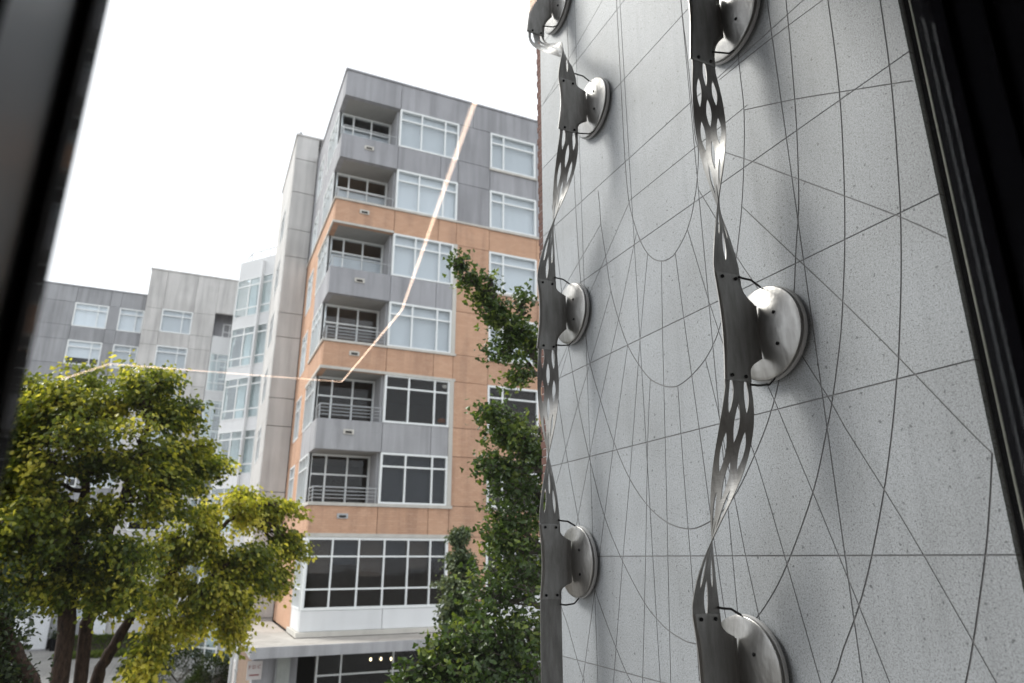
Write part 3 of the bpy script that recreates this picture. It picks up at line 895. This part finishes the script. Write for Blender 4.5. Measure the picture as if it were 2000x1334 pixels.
def strand(label, items, tail, head_, offs):
    """items: (disc y, disc z, plate top z, plate bottom z), top first"""
    y0, z0 = items[0][0], 0
    root = empty('ribbon_sculpture', (XC, items[-1][0], items[-1][3] - (tail or 0)), label, 'sculpture', 'steel ribbon sculptures on the granite wall')
    for i, (yc, zc, z1, z0) in enumerate(items):
        disc(root, yc, zc); plate(root, yc, zc, z1, z0)
        if i < len(items) - 1:
            yn, _, zn1, _ = items[i+1]
            strip(root, (XC, yc + .004, z0 + .012), (XC, yn + .004, zn1 - .012), -math.pi, start=offs[i], ease=.8 if abs(yn - yc) > .6 else 1.0)
    return root
# two strands
Rs = [(2.90, 10.36, 10.68, 9.92), (2.885, 8.065, 8.41, 7.75), (3.32, 6.20, 6.50, 5.86)]
s2 = strand('steel ribbon with large discs on the smooth middle of the wall nearer its mortar edge', Rs, 0, 0, (0, 1))
strip(s2, (XC, 2.90, 12.1), (XC, 2.904, 10.69), -math.pi, start=0)
strip(s2, (XC, 3.324, 5.85), (XC, 3.0, 4.5), -math.pi, start=0)
Ls = [(5.36, 12.62, 12.95, 12.16), (4.717, 10.87, 11.11, 10.54), (5.21, 8.96, 9.25, 8.58), (5.228, 6.77, 7.07, 6.48)]
s1 = strand('steel ribbon beside the brick end of the wall ending in a plain strip', Ls, 2, 0, (1, 1, 1))
strip(s1, (XC, 5.232, 6.49), (XC, 5.232, 3.2), 0.0, holes=False, name='plain_strip')
for o in (s1, s2): o["label"] = o["label"]

# ------------------------------------------------------------------ the room and window the photograph is taken from
YG = .9                                    # glass plane
wl_, wr_, wb_, wt_ = -.215, 1.672, H - 1.5, H + 1.86
win = empty('viewing_window', (.7, YG, wb_), 'dark framed window through which the street is seen', 'window')
fb = MB()
def fbox(*a): fb.box(*a)
fbox(wl_ - .3, wl_ + .012, YG - .03, YG + .05, wb_, wt_)
fb.build('frame', M['black'], win); fb = MB()
fbox(wl_ - .3, wl_ - .001, YG - .25, YG - .032, wb_, wt_); 
jm = mat('dark glossy jamb', (.012, .012, .013), .32, spec=.35)
fb.build('jamb', jm, win); fb = MB()
fbox(wr_ - .012, wr_ + .3, YG - .03, YG + .05, wb_, wt_); fbox(wr_ + .005, wr_ + .3, YG - .09, YG - .033, wb_, wt_); fbox(wr_ - .01, wr_ + .3, YG - .12, YG - .093, wb_, wt_); fbox(wr_ + .01, wr_ + .3, YG - .26, YG - .123, wb_, wt_)
fb.build('frame', mat('charcoal frame', (.004, .004, .005), 1.0, spec=0.0), win); fb = MB()
fbox(wl_ + .012, wr_ - .012, YG - .03, YG + .05, wt_ - .05, wt_); fbox(wl_ + .012, wr_ - .012, YG - .03, YG + .05, wb_, wb_ + .05)
fb.build('frame', M['black'], win)
for y in (YG, YG + .022):
    boxo('glass_pane', M['clear'], win, wl_ + .014, wr_ - .014, y, y + .006, wb_ + .052, wt_ - .052)
M['rwall'] = mat('dark room paint', (.012, .012, .012), .9, spec=.1)
for nm, a in (('room_floor', (-5, 4.5, -9, YG - .27, H - 1.7, H - 1.6)), ('room_ceiling', (-5, 4.5, -9, YG - .005, H + 1.9, H + 2.0)),
              ('room_wall_back', (-5, 4.5, -9.2, -9, H - 1.7, H + 2)), ('room_wall_left', (-5.2, -5, -9, YG - .27, H - 1.7, H + 2)),
              ('room_wall_right', (4.5, 4.7, -9, YG - .27, H - 1.7, H + 2))):
    tag(boxo(nm, M['rwall'], None, *a), kind='structure')
fac = empty('near_building', (0, YG, 0), 'dark facade of the building the window belongs to', 'building')
fm = facade('dark brown cladding', (.10, .085, .075), .2, .15)
boxo('facade_panel', fm, fac, -14, wl_ - .301, YG - .26, YG + .04, 0, 18)
boxo('facade_panel', fm, fac, wr_ + .301, 3.03, YG - .26, YG + .04, 0, 18)
boxo('facade_panel', fm, fac, wl_ - .299, wr_ + .299, YG - .26, YG + .041, wt_ + .001, 18.01)
boxo('facade_panel', fm, fac, wl_ - .299, wr_ + .299, YG - .26, YG + .041, 0, wb_ - .001)
boxo('added_overhang', fm, fac, -8, 2.99, YG + .042, 3.0, 11.4, 11.9)  # unseen slab added above the view to shade the near end of the granite wall
# ceiling light: an angular warm LED line; its mirror image shows in the pane
M['led'] = bpy.data.materials.new('warm led'); M['led'].use_nodes = True
BS(M['led']).inputs["Emission Color"].default_value = (1, .70, .52, 1)
BS(M['led']).inputs["Emission Strength"].default_value = 6.5
led = empty('led_light', (0, -3, H + 1.9), 'angular warm line light on the dark ceiling, mirrored in the glass', 'lamp')
vp = [onZ(u, v, H + 1.84) for u, v in ((1040, 0), (925, 205), (785, 605), (668, 745), (215, 710), (120, 740))]
rp = [Vector((p.x, 2*(YG + .01) - p.y, p.z)) for p in vp]
rp.insert(0, rp[0] + (rp[0] - rp[1]) * .5)
b, hb = MB(), MB()
for i in range(len(rp) - 1):
    a, c = rp[i], rp[i+1]; d = (c - a).normalized(); n_ = Vector((-d.y, d.x, 0))
    fr = (a, d, n_); ln = (c - a).length
    b.lbox(fr, 0, ln, a.z - .006, a.z, -.010, .010)
    hb.lbox(fr, 0, ln, a.z + .001, H + 1.898, -.03, .03)
b.build('diffuser', M['led'], led); hb.build('housing', M['black'], led)

# ------------------------------------------------------------------ vegetation
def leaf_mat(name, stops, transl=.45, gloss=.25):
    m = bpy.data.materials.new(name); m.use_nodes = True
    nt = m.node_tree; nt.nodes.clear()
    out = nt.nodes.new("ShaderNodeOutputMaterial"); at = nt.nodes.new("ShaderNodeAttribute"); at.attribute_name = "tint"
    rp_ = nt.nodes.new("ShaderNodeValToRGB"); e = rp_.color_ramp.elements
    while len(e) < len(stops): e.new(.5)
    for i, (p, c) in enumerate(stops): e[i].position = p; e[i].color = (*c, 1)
    nt.links.new(at.outputs["Fac"], rp_.inputs[0])
    df = nt.nodes.new("ShaderNodeBsdfPrincipled"); tl = nt.nodes.new("ShaderNodeBsdfTranslucent"); mx = nt.nodes.new("ShaderNodeMixShader")
    df.inputs["Roughness"].default_value = .36; df.inputs["Specular IOR Level"].default_value = gloss
    br = nt.nodes.new("ShaderNodeMix"); br.data_type = 'RGBA'; br.blend_type = 'MULTIPLY'; br.inputs[0].default_value = 1
    br.inputs[7].default_value = (1.6, 1.5, .7, 1)
    nt.links.new(rp_.outputs[0], br.inputs[6])
    nt.links.new(rp_.outputs[0], df.inputs["Base Color"]); nt.links.new(br.outputs[2], tl.inputs[0])
    mx.inputs[0].default_value = transl
    nt.links.new(df.outputs[0], mx.inputs[1]); nt.links.new(tl.outputs[0], mx.inputs[2]); nt.links.new(mx.outputs[0], out.inputs[0])
    return m
def bark(name, c1, c2):
    m = mat(name, c1, .9)
    a = noise(m, pos(m, (3, 3, .9)), 5, 6, .7)
    L(m, ramp(m, a, [(.35, c1), (.65, c2)]), BS(m).inputs["Base Color"])
    bump(m, a, .9, .05)
    return m
SHAPES = {
 'oval': (np.array([(0,0),(.34,.35),(.30,.7),(0,1.05),(-.30,.7),(-.34,.35)]), [(0,1,2,3),(0,3,4,5)]),
 'fan': (np.array([(0,0),(.28,.30),(.62,.62),(.34,.86),(.05,.74),(-.05,.74),(-.34,.86),(-.62,.62),(-.28,.30)]), [(0,1,2,3,4),(0,4,5),(0,5,6,7,8)]),
 'needle': (np.array([(0,0),(.16,.4),(0,1),(-.16,.4)]), [(0,1,2,3)]),
}
def leaves(name, P, D, size, shape, tint, m, parent, seed=1, up=.5, kind=None):
    """P leaf bases, D preferred directions, tint 0..1; one mesh of real leaf faces"""
    g_ = np.random.default_rng(seed)
    n = len(P)
    sh, fcs = SHAPES[shape]
    d = D + g_.normal(0, .55, (n, 3)); d /= np.linalg.norm(d, axis=1)[:, None] + 1e-9
    nr = g_.normal(0, .6, (n, 3)) + np.array((0, 0, up))
    nr -= d * (nr * d).sum(1)[:, None]; nr /= np.linalg.norm(nr, axis=1)[:, None] + 1e-9
    sd = np.cross(d, nr)
    sz = size * g_.uniform(.65, 1.25, n)
    k = len(sh)
    cup = (np.abs(sh[:, 0]) * .35 - .25 * (sh[:, 1] - .5)**2)
    V = P[:, None, :] + sz[:, None, None] * (sh[None, :, 0, None] * sd[:, None, :] + sh[None, :, 1, None] * d[:, None, :] + cup[None, :, None] * nr[:, None, :])
    V = V.reshape(-1, 3)
    me = bpy.data.meshes.new(name)
    me.vertices.add(len(V)); me.vertices.foreach_set("co", V.ravel())
    loops = np.concatenate([(np.arange(n)[:, None]*k + np.array(f)[None, :]) for f in fcs], 1)
    tot = np.array([len(f) for f in fcs]); starts1 = np.concatenate([[0], np.cumsum(tot)[:-1]])
    lp = loops.ravel()
    me.loops.add(len(lp)); me.loops.foreach_set("vertex_index", lp.astype(np.int32))
    st = (np.arange(n)[:, None]*tot.sum() + starts1[None, :]).ravel()
    me.polygons.add(len(st)); me.polygons.foreach_set("loop_start", st.astype(np.int32))
    me.polygons.foreach_set("loop_total", np.tile(tot, n).astype(np.int32))
    me.update(calc_edges=True); me.validate()
    at = me.attributes.new("tint", 'FLOAT', 'POINT'); at.data.foreach_set("value", np.repeat(np.clip(tint, 0, 1), k).astype(np.float32))
    o = link(name, me, m, parent)
    if kind: o["kind"] = kind
    return o
def bez(a, b, sag, n=6, jit=0.0, g_=rng):
    a, b = np.array(a, float), np.array(b, float)
    mid = (a + b)/2 + np.array((0, 0, sag))
    t = np.linspace(0, 1, n)[:, None]
    p = (1-t)**2*a + 2*t*(1-t)*mid + t*t*b
    if jit: p[1:-1] += g_.normal(0, jit, (n-2, 3))
    return p
TINT_OFF = {'b': 0.0}
def tree(name, label, trunks, lobes, leaf, size, shape, lm, bm_, per_twig=45, twigs=26, spread=.16, droop=.0, seed=3, tintf=None, cat='tree', group=None, twig_len=.55, trunk_name='trunk', up=.5, split=0):
    g_ = np.random.default_rng(seed)
    base = trunks[0][0]
    root = empty(name, (base[0], base[1], 0), label, cat, group)
    allp = []
    for pts, rad in [(t[0:1][0:0] or t, None) for t in []]: pass
    for tr in trunks:
        pts, r0, r1 = tr[1], tr[2], tr[3]
        dense = []
        for i in range(len(pts) - 1):
            for t in np.linspace(0, 1, 6, endpoint=False): dense.append(np.array(pts[i])*(1-t) + np.array(pts[i+1])*t)
        dense.append(np.array(pts[-1])); dense = np.array(dense)
        dense[1:] += g_.normal(0, .02, (len(dense)-1, 3))
        mb = MB(); rr = list(np.linspace(r0, r1, len(dense)) * g_.uniform(.93, 1.07, len(dense)))
        mb.tube(list(dense), rr, 10); mb.build(trunk_name, bm_, root, True)
        allp.append(dense)
    allp = np.concatenate(allp)
    if split:
        nl = []
        for (c, rr_, dens) in lobes:
            c = np.array(c); rr_ = np.array(rr_ if hasattr(rr_, '__len__') else (rr_,)*3)
            for _ in range(split):
                v = g_.normal(0, 1, 3); v /= np.linalg.norm(v)
                nl.append((c + v*rr_*g_.uniform(.35, .85), rr_*np.array((.62, .62, .42))*g_.uniform(.75, 1.25), dens/split*1.05))
        lobes = nl
    LP, LD, LT = [], [], []
    br = MB()
    for (c, r, dens) in lobes:
        c = np.array(c); r = np.array(r if hasattr(r, '__len__') else (r, r, r))
        i = np.argmin(((allp - (c - np.array((0, 0, r[2]*.9))))**2).sum(1))
        limb = bez(allp[i], c, .15, 7, .05, g_)
        br.tube(list(limb), list(np.linspace(.05, .018, 7)), 6)
        nt_ = int(twigs * dens)
        lobe_t = g_.normal(0, .12)
        for _ in range(nt_):
            v = g_.normal(0, 1, 3); v /= np.linalg.norm(v)
            rad = g_.uniform(.2, 1.25) ** .5 * (1.0 if g_.uniform() > .12 else g_.uniform(1.1, 1.6))
            tip = c + v * r * rad
            s0 = limb[g_.integers(2, 7)]
            dirv = tip - s0; dl = np.linalg.norm(dirv)
            stt = tip - dirv * min(1, twig_len / max(dl, .01))
            tip = tip + np.array((0, 0, -droop * g_.uniform(.3, 1.3)))
            tw = bez(stt, tip, .06 + droop*.35, 5, .02, g_)
            br.tube([s0, stt], [.012, .008], 4, False)
            br.tube(list(tw), [.008, .007, .006, .005, .003], 4, False)
            m_ = int(per_twig * g_.uniform(.5, 1.4))
            tt = g_.uniform(0, 1, m_)
            q = np.stack([np.interp(tt, np.linspace(0, 1, 5), tw[:, a]) for a in range(3)], 1) + g_.normal(0, spread, (m_, 3)) * np.array((1, 1, .75))
            LP.append(q); LD.append(np.tile(np.array((dirv[0], dirv[1], -.15*dl))/max(dl, .1), (m_, 1)) + np.array((0, 0, -.5 - droop)))
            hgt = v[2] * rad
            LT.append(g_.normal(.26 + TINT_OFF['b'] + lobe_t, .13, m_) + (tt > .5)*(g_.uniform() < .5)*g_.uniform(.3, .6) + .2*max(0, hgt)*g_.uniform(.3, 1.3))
    br.build('branches', bm_, root)
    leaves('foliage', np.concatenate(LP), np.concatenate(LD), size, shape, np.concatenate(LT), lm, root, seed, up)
    return root
birch = leaf_mat('birch leaf', [(0, (.045, .075, .014)), (.4, (.13, .165, .025)), (.68, (.30, .32, .045)), (.9, (.48, .46, .07)), (1, (.58, .54, .12))], .5, .4)
gink = leaf_mat('ginkgo leaf', [(0, (.022, .045, .012)), (.5, (.055, .10, .022)), (.85, (.10, .15, .035)), (1, (.17, .22, .05))], .35, .4)
ivy = leaf_mat('arborvitae leaf', [(0, (.05, .08, .04)), (.5, (.11, .145, .075)), (1, (.22, .26, .15))], .25, .4)
hedge_m = leaf_mat('shrub leaf', [(0, (.012, .025, .008)), (.5, (.03, .05, .012)), (1, (.09, .12, .02))], .3, .4)
bk1 = bark('river birch bark', (.016, .010, .008), (.085, .052, .036))
bk2 = bark('grey brown bark', (.05, .042, .035), (.14, .12, .10))
def px(u, v, Y): p = onY(u, v, Y); return (p.x, p.y, p.z)
def lobe(u, v, Y, r, dens=1.0): return (px(u, v, Y), r, dens)

# birch clump on the left: two upright trunks
tb = px(130, 1480, 16.0)
def tr_(pts, r0, r1): return (np.array((pts[0][0], pts[0][1], 0)), pts, r0, r1)
def ground(u, Y): p = onY(u, 1400, Y); return (p.x, p.y, 0)
A_lobes = [lobe(270, 745, 15.5, (.75, .8, .55)), lobe(190, 770, 16.2, .8), lobe(340, 800, 16.0, .7), lobe(110, 790, 15.5, .8), lobe(50, 840, 16.5, .8),
           lobe(250, 860, 15.0, .9), lobe(365, 880, 16.0, .6), lobe(150, 900, 15.2, .9), lobe(300, 960, 15.6, .9), lobe(60, 960, 15.8, .9),
           lobe(180, 1010, 15.0, .9), lobe(30, 1060, 15.2, .9), lobe(110, 1090, 15.6, .8), lobe(240, 1090, 15.0, .8), lobe(20, 1150, 15.0, .8, .8),
           lobe(150, 1150, 15.4, .55, .7), lobe(210, 1170, 15.2, .5, .6), lobe(-60, 900, 16, 1.0), lobe(-60, 1080, 15.5, 1.0), lobe(415, 905, 16.5, .32, .5), lobe(70, 765, 15.8, .6), lobe(10, 790, 16.0, .8), lobe(-20, 980, 15.0, .9), lobe(20, 900, 15.4, .7)]
tree('birch_tree', 'yellow green river birch with two dark upright trunks and the tallest crown', [
    tr_([ground(120, 15.8), px(128, 1240, 15.8), px(150, 1060, 15.8), px(180, 860, 15.8)], .20, .06),
    tr_([ground(150, 16.0), px(172, 1220, 16.0), px(215, 1040, 15.8), px(290, 830, 15.8)], .15, .05)],
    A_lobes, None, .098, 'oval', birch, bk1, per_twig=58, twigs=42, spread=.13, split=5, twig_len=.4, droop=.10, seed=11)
B_lobes = [lobe(480, 985, 17.0, (.75, .8, .5)), lobe(555, 985, 17.2, .5), lobe(400, 1020, 16.5, .7), lobe(560, 1050, 17.0, .55, .8), lobe(480, 1070, 16.6, .75), lobe(350, 1080, 16.2, .7),
           lobe(420, 1130, 16.2, .7), lobe(540, 1130, 17.0, .5, .9), lobe(330, 1170, 16.0, .6), lobe(480, 1170, 16.5, .5, .8), lobe(380, 1210, 16.2, .45, .8), lobe(300, 1240, 16.0, .45, .7), lobe(275, 1290, 15.9, .4, .6), lobe(460, 1230, 16.5, .35, .6)]
TINT_OFF['b'] = .17
tree('birch_tree', 'spreading river birch on a leaning flaky trunk with drooping twigs before the canopy', [
    tr_([ground(150, 16.2), px(190, 1320, 16.2), px(235, 1235, 16.2), px(300, 1150, 16.3), px(400, 1060, 16.5), px(470, 1000, 16.8)], .13, .04),
    tr_([ground(230, 16.4), px(275, 1325, 16.4), px(335, 1210, 16.4), px(420, 1120, 16.4)], .09, .04)],
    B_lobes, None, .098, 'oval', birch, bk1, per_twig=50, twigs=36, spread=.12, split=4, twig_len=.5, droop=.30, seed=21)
TINT_OFF['b'] = 0.0
tree('leaning_tree', 'dark leaning trunk with shaded leaves low beside the birch clump', [
    tr_([ground(130, 13.0), px(70, 1340, 13.0), px(10, 1230, 13.2), px(-60, 1120, 13.4)], .13, .06)],
    [lobe(-20, 1220, 13.2, .42), lobe(-50, 1150, 13.5, .6), lobe(0, 1330, 13.0, .3, .8), lobe(-30, 1290, 13.0, .35, .8)], None, .08, 'oval', hedge_m, bk1, per_twig=40, twigs=22, seed=31)
# ginkgo between the brick block and the granite wall
G_lobes = [lobe(898, 520, 8.6, (.10, .1, .12), .22), lobe(915, 555, 8.6, (.15, .2, .13), .4), lobe(945, 585, 8.6, (.18, .25, .15), .55), lobe(965, 620, 8.6, (.22, .3, .2), .7), lobe(1000, 650, 8.7, .34), lobe(1040, 670, 8.8, .36), lobe(975, 695, 8.6, (.28, .3, .13), .6), lobe(955, 545, 8.6, (.05, .1, .12), .12), lobe(1020, 590, 8.7, (.12, .2, .2), .3),
           lobe(1005, 745, 8.7, .16, .5), lobe(945, 810, 8.5, (.2, .2, .15), .6), lobe(975, 850, 8.5, .3), lobe(1020, 870, 8.6, .42), lobe(960, 910, 8.4, (.28, .3, .2), .7), lobe(1000, 950, 8.5, .42), lobe(1040, 1000, 8.6, .45), lobe(985, 1030, 8.5, .4), lobe(960, 1060, 8.4, (.25, .3, .2), .5),
           lobe(1010, 1120, 8.5, .5, 1.1), lobe(960, 1170, 8.3, .4), lobe(1030, 1230, 8.4, .5, 1.2), lobe(960, 1260, 8.2, .48, 1.2), lobe(890, 1270, 8.1, .28, .8), lobe(850, 1300, 8.0, .35, .9), lobe(1000, 1330, 8.2, .5, 1.2), lobe(920, 1340, 8.0, .5, 1.2), lobe(790, 1325, 8.0, .18, .5), lobe(1050, 900, 8.8, .45), lobe(1060, 1100, 8.8, .5)]
tree('ginkgo_tree', 'dark green ginkgo with fan leaves between the brick block and the granite wall', [
    tr_([ground(1095, 8.8), px(1090, 1200, 8.8), px(1085, 900, 8.8), px(1070, 740, 8.8), px(1020, 660, 8.8), px(960, 590, 8.7), px(900, 510, 8.6)], .10, .008)],
    G_lobes, None, .070, 'fan', gink, bk2, per_twig=25, twigs=25, spread=.085, seed=41, twig_len=.4)
# conical evergreen behind it
cy = 15.5
c_l = [lobe(898, 1050, cy, (.13, .13, .22), .8), lobe(900, 1095, cy, (.28, .28, .3), 1.3), lobe(900, 1145, cy, (.42, .42, .35), 1.8), lobe(898, 1200, cy, (.5, .5, .4), 1.6), lobe(900, 1270, cy, (.62, .62, .5), 2.0), lobe(900, 1340, cy, (.7, .7, .5), 2.0)]
tree('conical_evergreen', 'grey green cone shaped evergreen in front of the glazed bay', [tr_([ground(900, cy), px(900, 1200, cy), px(901, 1040, cy)], .09, .02)],
     c_l, None, .085, 'oval', ivy, bk2, per_twig=46, twigs=44, spread=.08, seed=51, twig_len=.3)
# shrubs and hedge low in the plaza
def shrub(name, label, c, r, n, lm, size=.06, seed=1, cat='shrub'):
    g_ = np.random.default_rng(seed)
    root = empty(name, (c[0], c[1], 0), label, cat)
    v = g_.normal(0, 1, (n, 3)); v /= np.linalg.norm(v, axis=1)[:, None]; v[:, 2] = np.abs(v[:, 2])
    lump = 1 + .16*np.sin(v[:, 0]*7 + seed) * np.cos(v[:, 1]*6) + .1*np.sin(v[:, 2]*9)
    P = np.array((c[0], c[1], 0)) + v * np.array(r) * lump[:, None] * g_.uniform(.72, 1.02, (n, 1))
    leaves('foliage', P, v, size, 'oval', g_.normal(.42, .2, n) , lm, root, seed)
    mb = MB()
    for _ in range(9):
        a = g_.uniform(0, 6.28); mb.tube([(c[0], c[1], 0), (c[0] + math.cos(a)*r[0]*.7, c[1] + math.sin(a)*r[1]*.7, r[2]*.7)], [.03, .01], 5)
    mb.build('stems', bk2, root)
    return root
q = onZ(350, 1310, .6); shrub('shrub', 'dark rounded shrub under the spreading birch', (q.x, q.y), (1.9, 1.4, 1.9), 5200, hedge_m, .11, 3)
q = onZ(420, 1320, .6); shrub('shrub', 'dark shrub beside the white downpipes', (q.x, q.y), (1.4, 1.2, 1.6), 3800, hedge_m, .11, 4)
q = onZ(300, 1290, .6); shrub('shrub', 'dark low shrub left of the rounded shrub', (q.x - .5, q.y), (1.3, 1.0, 1.2), 2600, hedge_m, .11, 5)
hm = leaf_mat('hedge leaf', [(0, (.03, .05, .01)), (.5, (.07, .11, .015)), (1, (.14, .18, .03))], .35, .3)
g_ = np.random.default_rng(9)
hroot = empty('clipped_hedge', (-4.2, 63, 0), 'bright green clipped hedge behind the birch trunks', 'hedge')
n = 9000
P = np.stack([g_.uniform(-7.4, -1.2, n), g_.uniform(62.6, 63.6, n), np.sqrt(g_.uniform(0, 1, n))*1.3], 1)
leaves('foliage', P, g_.normal(0, 1, (n, 3)), .12, 'oval', g_.normal(.5, .2, n), hm, hroot, 9)
mb = MB(); mb.box(-7.3, -1.3, 62.75, 63.45, 0, 1.1); mb.build('twigs', bk2, hroot)
n = 6000
P = np.stack([g_.uniform(-7.8, -.5, n), g_.uniform(60.2, 62.2, n), g_.uniform(.02, .35, n)], 1)
o = leaves('ground_cover', P, g_.normal(0, 1, (n, 3)), .14, 'oval', g_.normal(.75, .25, n), hm, None, 10)
tag(o, 'pale ground cover plants in the bed before the hedge', 'plants', kind='stuff')
n = 260
P = np.array((-8.6, 66.2, .95)) + g_.normal(0, .2, (n, 3)); P[:, 2] = .9 + np.abs(P[:, 2] - .95)*1.6
leaves('planter_plant', P, g_.normal(0, 1, (n, 3)), .14, 'oval', g_.normal(.4, .2, n), hedge_m, pl, 12)
